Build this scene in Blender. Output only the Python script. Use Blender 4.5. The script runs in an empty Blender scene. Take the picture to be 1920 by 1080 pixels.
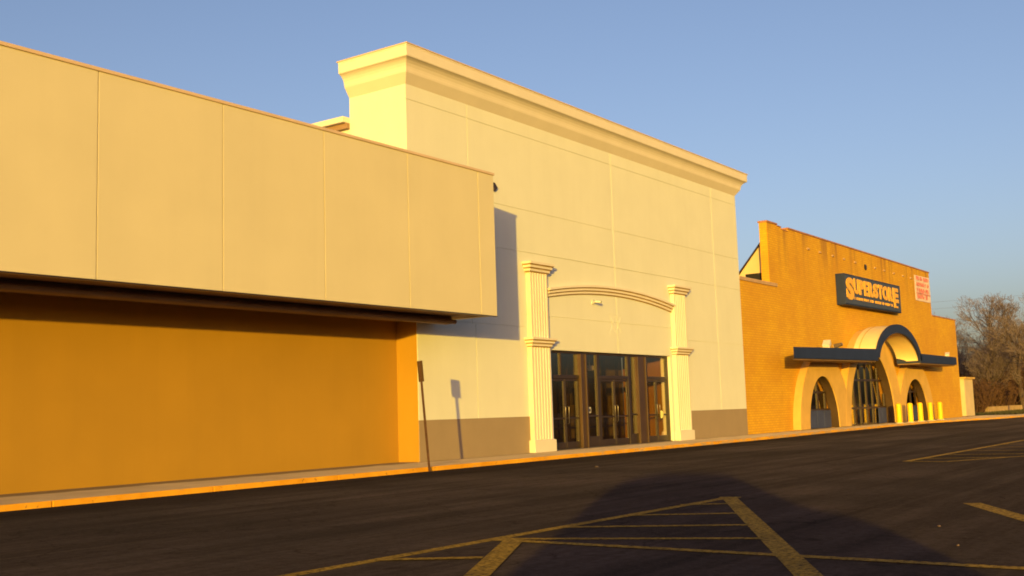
import bpy, bmesh, math, random
from mathutils import Vector, Matrix
random.seed(7)
R = math.radians
scene = bpy.context.scene
COL = scene.collection

# ---------------------------------------------------------------- materials
def new_mat(name):
    m = bpy.data.materials.new(name); m.use_nodes = True
    nt = m.node_tree; nt.nodes.clear()
    out = nt.nodes.new('ShaderNodeOutputMaterial')
    bs = nt.nodes.new('ShaderNodeBsdfPrincipled')
    nt.links.new(bs.outputs[0], out.inputs[0])
    return m, nt, bs, out

def noise(nt, coord, scale, detail=4, rough=.55, stretch=None):
    src = coord
    if stretch:
        mp = nt.nodes.new('ShaderNodeMapping'); mp.inputs['Scale'].default_value = stretch
        nt.links.new(coord, mp.inputs[0]); src = mp.outputs[0]
    n = nt.nodes.new('ShaderNodeTexNoise'); n.inputs['Scale'].default_value = scale
    n.inputs['Detail'].default_value = detail; n.inputs['Roughness'].default_value = rough
    nt.links.new(src, n.inputs['Vector'])
    return n.outputs['Fac']

def ramp(nt, fac, a, b, ca, cb):
    r = nt.nodes.new('ShaderNodeValToRGB')
    r.color_ramp.elements[0].position = a; r.color_ramp.elements[1].position = b
    r.color_ramp.elements[0].color = (*ca, 1); r.color_ramp.elements[1].color = (*cb, 1)
    nt.links.new(fac, r.inputs[0]); return r.outputs[0]

def mix(nt, fac, a, b, mode='MIX'):
    m = nt.nodes.new('ShaderNodeMix'); m.data_type = 'RGBA'; m.blend_type = mode
    for sock, v in ((m.inputs[0], fac), (m.inputs[6], a), (m.inputs[7], b)):
        if hasattr(v, 'links') or isinstance(v, bpy.types.NodeSocket): nt.links.new(v, sock)
        elif isinstance(v, (int, float)): sock.default_value = v
        else: sock.default_value = (*v, 1)
    return m.outputs[2]

def bump(nt, bs, h, strength, dist):
    b = nt.nodes.new('ShaderNodeBump'); b.inputs['Strength'].default_value = strength
    b.inputs['Distance'].default_value = dist
    nt.links.new(h, b.inputs['Height']); nt.links.new(b.outputs[0], bs.inputs['Normal'])

def wcoord(nt):
    return nt.nodes.new('ShaderNodeNewGeometry').outputs['Position']

def mul(c, k): return tuple(min(1, v*k) for v in c)

def surface(name, col, var=.1, scale=2.0, rough=.8, fine=60, bstr=.25, bdist=.004, streak=0, spec=.3, metal=0):
    """Painted or rendered surface: low mottling, fine grain, optional rain streaks."""
    m, nt, bs, _ = new_mat(name)
    co = wcoord(nt)
    f1 = noise(nt, co, scale, 5)
    c = ramp(nt, f1, .3, .7, mul(col, 1-var), mul(col, 1+var))
    if streak:
        f2 = noise(nt, co, 1.0, 4, .6, (2.2, 2.2, .12))
        c = mix(nt, ramp(nt, f2, .45, .75, (0, 0, 0), (streak,)*3), c, mul(col, .72))
    nt.links.new(c, bs.inputs['Base Color'])
    bs.inputs['Roughness'].default_value = rough; bs.inputs['Specular IOR Level'].default_value = spec
    bs.inputs['Metallic'].default_value = metal
    if bstr: bump(nt, bs, noise(nt, co, fine, 3, .7), bstr, bdist)
    return m

CREAM = (.665, .665, .585)
M = {}
M['stucco'] = surface('cream_stucco', CREAM, .028, .9, .9, 55, .35, .006, .10)
M['stucco_panel'] = surface('cream_panel_stucco', (.61, .545, .39), .028, .8, .9, 55, .35, .006, .09)
M['trim'] = surface('cream_trim', (.69, .62, .53), .03, 1.5, .85, 70, .2, .003)
M['tan'] = surface('tan_stucco', (.30, .225, .15), .06, .9, .9, 50, .35, .006, .12)
M['ochre'] = surface('ochre_stucco', (.385, .215, .022), .05, .6, .9, 50, .35, .006, .15)
M['coping'] = surface('salmon_metal', (.60, .44, .31), .06, 2, .5, 80, .05, .002)
M['brick_coping'] = surface('red_tile_coping', (.36, .17, .10), .2, 3, .8, 40, .2, .004)
M['low_coping'] = surface('brown_coping', (.46, .30, .18), .12, 3, .8, 40, .2, .004)
M['gap_shade'] = surface('brown_gap_shade', (.33, .20, .065), .15, 4, .9, 40, .1, .003)  # shade of the moulding gaps, put in as a brown colour
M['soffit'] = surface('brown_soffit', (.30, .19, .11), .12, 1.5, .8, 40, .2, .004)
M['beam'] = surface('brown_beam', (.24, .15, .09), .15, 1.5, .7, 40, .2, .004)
M['bronze'] = surface('bronze_aluminium', (.032, .018, .010), .15, 3, .4, 90, .05, .001, 0, .5)
M['bronze_light'] = surface('bronze_light', (.062, .032, .014), .15, 3, .4, 90, .05, .001, 0, .5)
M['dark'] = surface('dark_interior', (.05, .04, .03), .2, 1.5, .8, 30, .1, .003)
M['inner_wall'] = surface('inner_ochre_wall', (.30, .165, .04), .08, 1, .8, 30, .1, .003)
M['inner_floor'] = surface('inner_tile', (.16, .11, .07), .15, 2, .5, 30, .1, .003)
M['paper_olive'] = surface('brown_paper', (.15, .11, .032), .18, 1.6, .8, 30, .1, .003)
M['handle'] = surface('steel_handle', (.22, .19, .15), .05, 5, .4, 90, .02, .001, 0, .5, .8)
M['navy'] = surface('navy_metal', (.020, .031, .088), .12, 2, .6, 60, .05, .002, .15, .2)
M['navy_panel'] = surface('navy_panel', (.05, .062, .15), .12, 2, .6, 60, .05, .002, .15, .2)
M['navy_sign'] = surface('navy_sign_face', (.055, .072, .135), .1, 2, .6, 60, .05, .002, .15, .2)
M['sign_orange'] = surface('orange_letters', (.80, .42, .03), .05, 4, .5, 60, .03, .002)
M['concrete'] = surface('tan_concrete', (.60, .37, .10), .10, 1.2, .9, 30, .4, .008, .25)
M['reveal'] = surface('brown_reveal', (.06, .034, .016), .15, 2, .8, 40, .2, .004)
M['vault'] = surface('pale_vault', (.80, .62, .32), .06, 1.2, .85, 40, .3, .006, .15)
M['white'] = surface('white_paint', (.60, .57, .50), .05, 4, .5, 60, .05, .002)
M['black'] = surface('black_metal', (.02, .018, .016), .1, 4, .5, 60, .05, .002)
M['yellow'] = surface('safety_yellow', (.85, .52, .01), .07, 3, .5, 60, .08, .003, .1)
M['post'] = surface('rusty_post', (.075, .035, .02), .3, 6, .7, 80, .3, .003)
M['plate'] = surface('plate_back', (.13, .085, .055), .1, 5, .5, 60, .05, .002, 0, .4, .5)
M['banner'] = surface('white_banner', (.72, .58, .52), .05, 2, .7, 40, .1, .004)
M['red'] = surface('red_print', (.62, .20, .20), .15, 4, .7, 40, .05, .002)
M['paper'] = surface('paper', (.50, .46, .40), .05, 6, .7, 60, .05, .002)
M['roof'] = surface('flat_roof', (.22, .19, .17), .15, .6, .9, 30, .3, .01)
M['rubber'] = surface('rubber', (.02, .02, .02), .1, 8, .8, 60, .1, .002)
M['carpaint'] = surface('car_paint', (.05, .07, .10), .03, 2, .3, 60, 0, .001, 0, .5)
M['bark'] = surface('bark', (.075, .052, .044), .25, 3, .9, 20, .3, .01)
M['twig'] = surface('twig', (.150, .112, .104), .2, 1.2, .9, 20, 0, .01)
M['brush'] = surface('brush_twig', (.085, .044, .026), .3, .8, .9, 20, 0, .01)
M['grass'] = surface('dry_grass', (.05, .05, .022), .3, 1.2, .95, 12, .4, .02)
M['field'] = surface('field_ground', (.12, .08, .045), .25, .15, .95, 4, .5, .05)
M['shed'] = surface('pale_block', (.62, .48, .28), .08, 1, .9, 30, .3, .006)

def mat_glass():
    m, nt, bs, out = new_mat('door_glass')
    nt.nodes.remove(bs)
    tr = nt.nodes.new('ShaderNodeBsdfTransparent'); tr.inputs[0].default_value = (.84, .78, .68, 1)
    gl = nt.nodes.new('ShaderNodeBsdfGlossy'); gl.inputs['Roughness'].default_value = .02
    gl.inputs[0].default_value = (1, 1, 1, 1)
    fr = nt.nodes.new('ShaderNodeFresnel'); fr.inputs[0].default_value = 2.1
    ms = nt.nodes.new('ShaderNodeMixShader')
    ge = nt.nodes.new('ShaderNodeNewGeometry'); ml = nt.nodes.new('ShaderNodeMath'); ml.operation = 'MULTIPLY'
    iv = nt.nodes.new('ShaderNodeMath'); iv.operation = 'SUBTRACT'; iv.inputs[0].default_value = 1
    nt.links.new(ge.outputs['Backfacing'], iv.inputs[1]); nt.links.new(fr.outputs[0], ml.inputs[0]); nt.links.new(iv.outputs[0], ml.inputs[1])
    nt.links.new(ml.outputs[0], ms.inputs[0]); nt.links.new(tr.outputs[0], ms.inputs[1])
    nt.links.new(gl.outputs[0], ms.inputs[2]); nt.links.new(ms.outputs[0], out.inputs[0])
    return m
M['glass'] = mat_glass()

def mat_car_glass():
    m, nt, bs, _ = new_mat('tinted_car_glass')
    bs.inputs['Base Color'].default_value = (.01, .012, .014, 1); bs.inputs['Roughness'].default_value = .05
    return m
M['carglass'] = mat_car_glass()

def mat_brick():
    m, nt, bs, _ = new_mat('tan_brick')
    co = wcoord(nt)
    sep = nt.nodes.new('ShaderNodeSeparateXYZ'); nt.links.new(co, sep.inputs[0])
    add = nt.nodes.new('ShaderNodeMath'); add.operation = 'ADD'
    nt.links.new(sep.outputs[0], add.inputs[0]); nt.links.new(sep.outputs[1], add.inputs[1])
    cmb = nt.nodes.new('ShaderNodeCombineXYZ')
    nt.links.new(add.outputs[0], cmb.inputs[0]); nt.links.new(sep.outputs[2], cmb.inputs[1])
    b = nt.nodes.new('ShaderNodeTexBrick')
    nt.links.new(cmb.outputs[0], b.inputs['Vector'])
    b.inputs['Scale'].default_value = 1; b.inputs['Brick Width'].default_value = .30
    b.inputs['Row Height'].default_value = .10; b.inputs['Mortar Size'].default_value = .010
    b.inputs['Color1'].default_value = (.67, .375, .022, 1); b.inputs['Color2'].default_value = (.60, .315, .018, 1)
    b.inputs['Mortar'].default_value = (.48, .26, .03, 1); b.inputs['Bias'].default_value = -.2
    c = b.outputs['Color']
    n1 = noise(nt, co, .7, 6, .65)
    c = mix(nt, ramp(nt, n1, .35, .75, (0, 0, 0), (.55,)*3), c, (.45, .19, .03))
    # rain streaks under the parapet and rising damp, with edges of their own
    n2 = noise(nt, co, 1.0, 5, .6, (1.5, 1.5, .14))
    st = ramp(nt, n2, .5, .72, (0, 0, 0), (1, 1, 1))
    top = nt.nodes.new('ShaderNodeMapRange'); nt.links.new(sep.outputs[2], top.inputs[0])
    top.inputs[1].default_value = 6.4; top.inputs[2].default_value = 9.0
    mm = nt.nodes.new('ShaderNodeMath'); mm.operation = 'MULTIPLY'
    nt.links.new(st, mm.inputs[0]); nt.links.new(top.outputs[0], mm.inputs[1])
    c = mix(nt, mm.outputs[0], c, (.26, .13, .04))
    nt.links.new(c, bs.inputs['Base Color'])
    bs.inputs['Roughness'].default_value = .9; bs.inputs['Specular IOR Level'].default_value = .2
    bump(nt, bs, b.outputs['Fac'], -.6, .012)
    return m
M['brick'] = mat_brick()

def mat_asphalt():
    m, nt, bs, _ = new_mat('asphalt')
    co = wcoord(nt)
    grain = noise(nt, co, 60, 4, .75)
    patch = noise(nt, co, .28, 6, .62)
    drag = noise(nt, co, .9, 6, .65, (.10, 1.5, 1))            # sealer dragged along the lane
    c = ramp(nt, patch, .36, .66, (.125, .100, .090), (.22, .166, .146))
    c = mix(nt, ramp(nt, drag, .38, .66, (0, 0, 0), (.85,)*3), c, (.080, .064, .058))
    drag2 = noise(nt, co, 2.6, 5, .7, (.05, 1.2, 1))
    c = mix(nt, ramp(nt, drag2, .55, .72, (0, 0, 0), (.5,)*3), c, (.22, .165, .13))
    # dark sealed strip along the kerb
    sep = nt.nodes.new('ShaderNodeSeparateXYZ'); nt.links.new(co, sep.inputs[0])
    wob = nt.nodes.new('ShaderNodeMath'); wob.operation = 'MULTIPLY_ADD'
    nt.links.new(noise(nt, co, .5, 4), wob.inputs[0]); wob.inputs[1].default_value = 2.4
    nt.links.new(sep.outputs[1], wob.inputs[2])
    sm = nt.nodes.new('ShaderNodeMapRange'); sm.interpolation_type = 'SMOOTHSTEP'
    nt.links.new(wob.outputs[0], sm.inputs[0])
    sm.inputs[1].default_value = 14.4; sm.inputs[2].default_value = 16.4; sm.inputs[4].default_value = .65
    c = mix(nt, sm.outputs[0], c, (.045, .034, .029))
    # stone showing through, oil drips, hairline cracks
    ag = noise(nt, co, 9, 4, .8)
    c = mix(nt, ramp(nt, ag, .42, .68, (0, 0, 0), (.5,)*3), c, (.055, .045, .041))
    sp = noise(nt, co, 34, 2, .5)
    c = mix(nt, ramp(nt, sp, .64, .72, (0, 0, 0), (.55,)*3), c, (.27, .21, .165))
    oil = noise(nt, co, 1.7, 3, .5)
    c = mix(nt, ramp(nt, oil, .68, .74, (0, 0, 0), (.4,)*3), c, (.035, .028, .025))
    vo = nt.nodes.new('ShaderNodeTexVoronoi'); vo.feature = 'DISTANCE_TO_EDGE'; vo.inputs['Scale'].default_value = .33
    wv = nt.nodes.new('ShaderNodeMix'); wv.data_type = 'VECTOR'; wv.inputs[0].default_value = .12
    nt.links.new(co, wv.inputs[4]); nn_ = nt.nodes.new('ShaderNodeTexNoise'); nn_.inputs['Scale'].default_value = 1.3; nn_.inputs['Detail'].default_value = 6
    nt.links.new(co, nn_.inputs['Vector']); sc_ = nt.nodes.new('ShaderNodeVectorMath'); sc_.operation = 'SCALE'; sc_.inputs[3].default_value = 8
    nt.links.new(nn_.outputs['Color'], sc_.inputs[0]); nt.links.new(sc_.outputs[0], wv.inputs[5]); nt.links.new(wv.outputs[1], vo.inputs['Vector'])
    c = mix(nt, ramp(nt, vo.outputs['Distance'], .001, .005, (.4,)*3, (0, 0, 0)), c, (.030, .026, .024))
    nt.links.new(c, bs.inputs['Base Color'])
    bs.inputs['Roughness'].default_value = 1; bs.inputs['Specular IOR Level'].default_value = 0
    bs.inputs['Diffuse Roughness'].default_value = 1
    h = mix(nt, .5, grain, noise(nt, co, 170, 2, .7))
    bump(nt, bs, h, 1.0, .09)
    return m
M['asphalt'] = mat_asphalt()

def mat_line():
    m, nt, bs, _ = new_mat('yellow_lot_paint')
    co = wcoord(nt)
    w = noise(nt, co, 22, 5, .7)
    c = ramp(nt, w, .34, .56, (.075, .052, .03), (.62, .40, .07))
    c = mix(nt, ramp(nt, noise(nt, co, 1.4, 5, .65), .48, .68, (0, 0, 0), (.45,)*3), c, (.12, .08, .04))
    nt.links.new(c, bs.inputs['Base Color']); bs.inputs['Roughness'].default_value = .8
    bs.inputs['Specular IOR Level'].default_value = .05; bs.inputs['Diffuse Roughness'].default_value = 1
    bump(nt, bs, noise(nt, co, 70, 4, .75), 1.0, .06)
    return m
M['line'] = mat_line()

def mat_walk():
    m, nt, bs, _ = new_mat('sidewalk_concrete')
    co = wcoord(nt)
    c = ramp(nt, noise(nt, co, 1.1, 6, .65), .3, .7, (.56, .43, .29), (.72, .56, .38))
    sep = nt.nodes.new('ShaderNodeSeparateXYZ'); nt.links.new(co, sep.inputs[0])
    wob = nt.nodes.new('ShaderNodeMath'); wob.operation = 'MULTIPLY_ADD'
    nt.links.new(noise(nt, co, .8, 5), wob.inputs[0]); wob.inputs[1].default_value = .5
    nt.links.new(sep.outputs[1], wob.inputs[2])
    sm = nt.nodes.new('ShaderNodeMapRange'); nt.links.new(wob.outputs[0], sm.inputs[0])
    sm.inputs[1].default_value = 17.75; sm.inputs[2].default_value = 18.0; sm.inputs[4].default_value = .8
    c = mix(nt, sm.outputs[0], c, (.19, .125, .075))          # darker band against the wall, with an uneven edge
    nt.links.new(c, bs.inputs['Base Color']); bs.inputs['Roughness'].default_value = 1; bs.inputs['Specular IOR Level'].default_value = .1; bs.inputs['Diffuse Roughness'].default_value = 1
    bump(nt, bs, noise(nt, co, 45, 4, .7), 1.0, .05)
    return m
M['walk'] = mat_walk()

def mat_kerb():
    m, nt, bs, _ = new_mat('worn_yellow_kerb')
    co = wcoord(nt)
    c = ramp(nt, noise(nt, co, 1.6, 6, .65), .3, .7, (.62, .27, .012), (.82, .40, .03))
    sep = nt.nodes.new('ShaderNodeSeparateXYZ'); nt.links.new(co, sep.inputs[0])
    far = nt.nodes.new('ShaderNodeMapRange'); nt.links.new(sep.outputs[0], far.inputs[0])
    far.inputs[1].default_value = 18; far.inputs[2].default_value = 30; far.inputs[3].default_value = -.12; far.inputs[4].default_value = .03
    ad = nt.nodes.new('ShaderNodeMath'); ad.operation = 'ADD'
    nt.links.new(noise(nt, co, 3.5, 7, .72, (.6, 1, 2.2)), ad.inputs[0]); nt.links.new(far.outputs[0], ad.inputs[1])
    c = mix(nt, ramp(nt, ad.outputs[0], .50, .60, (0, 0, 0), (.85,)*3), c, (.42, .30, .17))   # paint worn back to concrete
    c = mix(nt, ramp(nt, noise(nt, co, 9, 5, .7), .62, .70, (0, 0, 0), (.7,)*3), c, (.10, .06, .035))  # scuffs
    nt.links.new(c, bs.inputs['Base Color']); bs.inputs['Roughness'].default_value = .9
    bs.inputs['Specular IOR Level'].default_value = .1
    bump(nt, bs, noise(nt, co, 30, 4, .7), .6, .012)
    return m
M['kerb_yellow'] = mat_kerb()
M['tag_yellow'] = surface('pale_yellow_tag', (.85, .80, .25), .04, 6, .5, 60, .03, .002)

# ---------------------------------------------------------------- mesh helpers
class MB:
    def __init__(s): s.v = []; s.f = []
    def add(s, vs, fs):
        o = len(s.v); s.v += [tuple(v) for v in vs]; s.f += [tuple(i+o for i in f) for f in fs]; return s
    def box(s, x0, x1, y0, y1, z0, z1):
        return s.add([(x0,y0,z0),(x1,y0,z0),(x1,y1,z0),(x0,y1,z0),(x0,y0,z1),(x1,y0,z1),(x1,y1,z1),(x0,y1,z1)],
                     [(3,2,1,0),(4,5,6,7),(0,1,5,4),(1,2,6,5),(2,3,7,6),(3,0,4,7)])
    def prism(s, poly, ax, a, b):
        """poly: 2-D outline; extruded along axis ax ('x','y','z') from a to b."""
        def P(p, t):
            return {'x': (t, p[0], p[1]), 'y': (p[0], t, p[1]), 'z': (p[0], p[1], t)}[ax]
        n = len(poly)
        s.add([P(p, a) for p in poly] + [P(p, b) for p in poly],
              [tuple(range(n))[::-1], tuple(range(n, 2*n))] + [(i, (i+1) % n, n+(i+1) % n, n+i) for i in range(n)])
        return s
    def tube(s, pts, radii, n=8, cap=True):
        pts = [Vector(p) for p in pts]
        if not hasattr(radii, '__len__'): radii = [radii]*len(pts)
        rings = []
        for i, p in enumerate(pts):
            d = (pts[min(i+1, len(pts)-1)] - pts[max(i-1, 0)]).normalized()
            a = d.cross(Vector((0, 0, 1)) if abs(d.z) < .9 else Vector((1, 0, 0))).normalized(); b = d.cross(a)
            rings.append([p + (a*math.cos(2*math.pi*k/n) + b*math.sin(2*math.pi*k/n))*radii[i] for k in range(n)])
        vs = [v for r in rings for v in r]; fs = []
        for i in range(len(pts)-1):
            for k in range(n):
                fs.append((i*n+k, i*n+(k+1) % n, (i+1)*n+(k+1) % n, (i+1)*n+k))
        if cap: fs += [tuple(range(n))[::-1], tuple(range((len(pts)-1)*n, len(pts)*n))]
        return s.add(vs, fs)
    def lathe(s, c, prof, n=20):
        vs = []; fs = []
        for r, z in prof:
            for k in range(n):
                a = 2*math.pi*k/n; vs.append((c[0]+r*math.cos(a), c[1]+r*math.sin(a), c[2]+z))
        for i in range(len(prof)-1):
            for k in range(n): fs.append((i*n+k, i*n+(k+1) % n, (i+1)*n+(k+1) % n, (i+1)*n+k))
        fs.append(tuple(range(n))[::-1]); fs.append(tuple(range((len(prof)-1)*n, len(prof)*n)))
        return s.add(vs, fs)

def base_of(p):
    v = Vector((0, 0, 0))
    while p: v = v + p.location; p = p.parent
    return v

def link_mesh(name, me, mat, parent=None, smooth=False, bevel=0):
    me.materials.append(mat)
    bm = bmesh.new(); bm.from_mesh(me); bmesh.ops.recalc_face_normals(bm, faces=bm.faces); bm.to_mesh(me); bm.free()
    if smooth:
        for p in me.polygons: p.use_smooth = True
    o = bpy.data.objects.new(name, me); COL.objects.link(o)
    if parent: o.parent = parent
    if bevel:
        b = o.modifiers.new('bevel', 'BEVEL'); b.width = bevel; b.segments = 2; b.limit_method = 'ANGLE'
    return o

def part(name, mb, mat, parent=None, smooth=False, bevel=0, fix=True, origin=None):
    b = base_of(parent) if parent else Vector(origin or (0, 0, 0))
    me = bpy.data.meshes.new(name)
    me.from_pydata([(x-b.x, y-b.y, z-b.z) for x, y, z in mb.v], [], mb.f)
    o = link_mesh(name, me, M[mat], parent, smooth, bevel)
    if not parent: o.location = b
    return o

def empty(name, loc, label, cat, group=None):
    o = bpy.data.objects.new(name, None); COL.objects.link(o); o.location = loc
    o.empty_display_size = .3
    tag(o, label, cat, group); return o
def tag(o, label, cat, group=None):
    o['label'] = label; o['category'] = cat
    if group: o['group'] = group
    return o
def structure(name, mb, mat, **k):
    o = part(name, mb, mat, **k); o['kind'] = 'structure'; return o

def copy_tree(o, parent=None):
    c = o.copy(); COL.objects.link(c)
    if parent: c.parent = parent; c.matrix_parent_inverse = o.matrix_parent_inverse
    for ch in [x for x in bpy.data.objects if x.parent == o]: copy_tree(ch, c)
    return c

# ---------------------------------------------------------------- ground, lot, sidewalk
ZW = .10                                                   # sidewalk height
fld = MB(); fld.add([(-900,-900,-.03),(1500,-900,-.03),(1500,1200,-.03),(-900,1200,-.03)], [(0,1,2,3)])
structure('field', fld, 'field')
lot = MB(); n = 1
lot.add([(-70,-70,0),(104,-70,0),(104,17,0),(-70,17,0)], [(0,1,2,3)])
structure('parking_lot', lot, 'asphalt')
kx = [(-40,15.87),(38,15.87),(41,16.02),(46,16.22),(55,16.45),(62,16.42),(66.5,15.6),(72,14.6),(80,14.0),(100,13.7)]
w = MB()
back = [(x, 46) for x, y in kx]
pl = [(x, y+.05) for x, y in kx]
for i in range(len(kx)-1):
    a, b = pl[i], pl[i+1]; yb = 19.2 if kx[i][0] < 78 else 15.6
    n0 = max(1, int((b[0]-a[0])/3.05))
    for k in range(n0):                                     # slabs with tooled joints
        t0, t1 = k/n0, (k+1)/n0
        xa, xb = a[0]+(b[0]-a[0])*t0+.006, a[0]+(b[0]-a[0])*t1-.006
        ya, yb2 = a[1]+(b[1]-a[1])*t0, a[1]+(b[1]-a[1])*t1
        w.prism([(xa,ya),(xb,yb2),(xb,yb),(xa,yb)], 'z', 0.01, ZW)
structure('sidewalk', w, 'walk')
k = MB()
for i in range(len(kx)-1):
    (xa,ya),(xb,yb) = kx[i], kx[i+1]
    n0 = max(1, int((xb-xa)/3.05))
    for j in range(n0):
        t0, t1 = j/n0, (j+1)/n0
        x0, x1 = xa+(xb-xa)*t0+.004, xa+(xb-xa)*t1-.004
        y0, y1 = ya+(yb-ya)*t0, ya+(yb-ya)*t1
        k.prism([(x0,y0),(x1,y1),(x1,y1+.045),(x0,y0+.045)], 'z', -.02, ZW-.002)
structure('kerb', k, 'kerb_yellow', bevel=.015)

def strip(mb, a, b, w, z=.004):
    a = Vector((*a, 0)); b = Vector((*b, 0)); d = (b-a).normalized(); nn = Vector((-d.y, d.x, 0))*w/2
    mb.add([(p.x, p.y, z) for p in (a+nn, a-nn, b-nn, b+nn)], [(0,1,2,3)])
ln = MB()
strip(ln, (13.80,6.33), (2.0,6.68), .15)
strip(ln, (13.78,6.46), (13.86,6.18), .13, .005)
strip(ln, (13.80,6.33), (1.2,-.62), .20, .006)
for a, b in [((12.60,6.44),(12.95,5.83)),((11.17,6.44),(11.79,5.24)),((9.83,6.46),(10.67,4.62)),((8.72,6.46),(9.62,4.05))]:
    strip(ln, a, b, .13, .0075)
structure('painted_island_marking', ln, 'line')
ln = MB()
strip(ln, (8.66,6.42), (8.50,1.2), .14, .009)
strip(ln, (8.68,6.22), (1.0,2.05), .20, .0105)
strip(ln, (7.08,6.48), (7.53,5.72), .13, .012)
structure('painted_stall_marking', ln, 'line')
ln = MB(); strip(ln, (13.66,3.22), (5.0,-1.45), .20)
structure('painted_stall_line', ln, 'line')
ln = MB()
strip(ln, (22.8,6.58), (34.3,6.50), .15)
strip(ln, (22.85,6.55), (22.67,5.79), .13, .005)
for a, b in [((22.67,5.79),(26.2,4.05)),((23.9,6.5),(24.4,5.0)),((25.57,6.5),(26.0,4.2)),((27.4,6.5),(27.8,4.3)),((29.3,6.5),(29.7,4.5)),((31.2,6.5),(31.6,4.6))]:
    strip(ln, a, b, .13, .006)
strip(ln, (34.2,6.5), (26.0,2.2), .2, .0075)
structure('far_island_marking', ln, 'line')

# ---------------------------------------------------------------- panelled wall
def panels(mb, x0, x1, y, z0, z1, vx, hz, g=.028, t=.028, back=.4, holes=()):
    """Front face at y, grooves cut t deep at vx / hz; holes: (xa,xb,za,zb)."""
    xs = [x0]+[q for v in sorted(vx) for q in (v-g/2, v+g/2)]+[x1]
    zs = [z0]+[q for v in sorted(hz) for q in (v-g/2, v+g/2)]+[z1]
    cols = [(xs[i], xs[i+1]) for i in range(0, len(xs), 2)]
    rows = [(zs[i], zs[i+1]) for i in range(0, len(zs), 2)]
    for xa, xb in cols:
        for za, zb in rows:
            mb.box(xa, xb, y, y+t+.001, za, zb)
    mb.box(x0, x1, y+t, y+back, z0, z1)

# ---------------------------------------------------------------- left wing with overhanging fascia
YW, YR, YF = 17.76, 18.45, 15.80
wing = empty('retail_wing', (8, YR, 0), 'long low cream store wing with a deep overhanging panelled fascia above an ochre wall', 'building')
m = MB()
m.box(-14, 20.93, YR, YR+.3, 0, 3.8)
part('recessed_wall', m, 'ochre', wing)
m = MB(); m.box(20.93, 21.13, YW+.02, YR+.01, 0, 3.615)
part('return_wall', m, 'ochre', wing)
m = MB()
vx = [10.59+2.605*i for i in range(-9, 5)]
panels(m, -14, 21.65, YF, 3.60, 7.10, vx, [], .026, .018, .25)
m.box(-14, -13.7, YF+.25, 40, 0, 7.10)
m.box(21.45, 21.65, YF+.25, YW-.003, 3.60, 7.10)
part('fascia', m, 'stucco_panel', wing)
m = MB(); m.box(-14.03, 21.68, YF-.03, YF+.30, 7.10, 7.165)
m.box(21.40, 21.68, YF+.301, YW-.004, 7.10, 7.165)
part('coping', m, 'coping', wing, bevel=.01)
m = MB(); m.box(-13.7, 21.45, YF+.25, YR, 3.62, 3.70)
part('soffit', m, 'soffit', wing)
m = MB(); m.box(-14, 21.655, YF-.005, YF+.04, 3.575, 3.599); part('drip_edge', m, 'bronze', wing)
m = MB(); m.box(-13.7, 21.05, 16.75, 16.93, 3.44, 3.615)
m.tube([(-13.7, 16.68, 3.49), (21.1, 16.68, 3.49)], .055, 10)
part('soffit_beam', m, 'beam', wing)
m = MB(); m.box(-13.7, 20.68, 16.1, 40, 6.5, 6.6); part('roof', m, 'roof', wing)

# ---------------------------------------------------------------- central tall store front
X0, X1, ZT = 20.69, 40.79, 10.2
main = empty('department_store', (30.7, YW, 0), 'tall cream stucco storefront block with heavy cornice, fluted pilasters and bronze glass doors', 'building')
OX0, OX1, OZ = 26.95, 34.50, 3.04
vxs = [23.2, 30.9, 38.4]
hzs = [1.125, 3.63, 5.81, 7.05, 9.24]
m = MB()
panels(m, X0, 25.75, YW, 3.62, ZT, [23.2], [3.63+.02, 5.81, 7.05, 9.24], .022, .016, .4)
panels(m, 20.931, 25.75, YW, 1.12, 3.62, [23.35], [], .022, .016, .4)
panels(m, 25.75, 35.85, YW, 5.81, ZT, [30.9], [5.82, 7.05, 9.24], .022, .016, .4)
panels(m, 25.75, 35.85, YW, OZ, 5.81, [30.9], [4.02], .022, .016, .4)
panels(m, 35.85, X1, YW, 1.12, ZT, [38.5], [3.63, 5.81, 7.05, 9.24], .022, .016, .4)
for a, b in ((25.75, OX0), (OX1, 35.85)): m.box(a, b, YW, YW+.4, ZW-.05, OZ)
m.box(X0, X0+.4, YW+.4, 19.72, 6.4, ZT)                   # parapet return
m.box(X0+.03, X0+.42, YW+.02, 19.70, 6.4, 9.226)
m.box(X1-.4, X1, YW+.4, 19.72, 0, ZT)
m.box(X0+.4, X1-.4, 19.4, 19.72, 6.4, ZT)
m.box(X0+.02, X1-.02, 19.72, 50, 6.4, 8.80)
part('wall', m, 'stucco', main)
for a, b in ((20.931, 25.75), (35.85, X1)):
    m = MB(); m.box(a, b, YW-.006, YW+.4, 0, 1.117)
    part('base_band', m, 'tan', main)
m = MB(); m.box(X0-.25, X0+.3, 19.725, 50, 8.95, 9.10); part('rear_coping', m, 'trim', main)
m = MB(); m.box(X0-.12, X0+.02, 19.725, 50, 8.80, 8.95); part('rear_soffit_strip', m, 'soffit', main)

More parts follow.
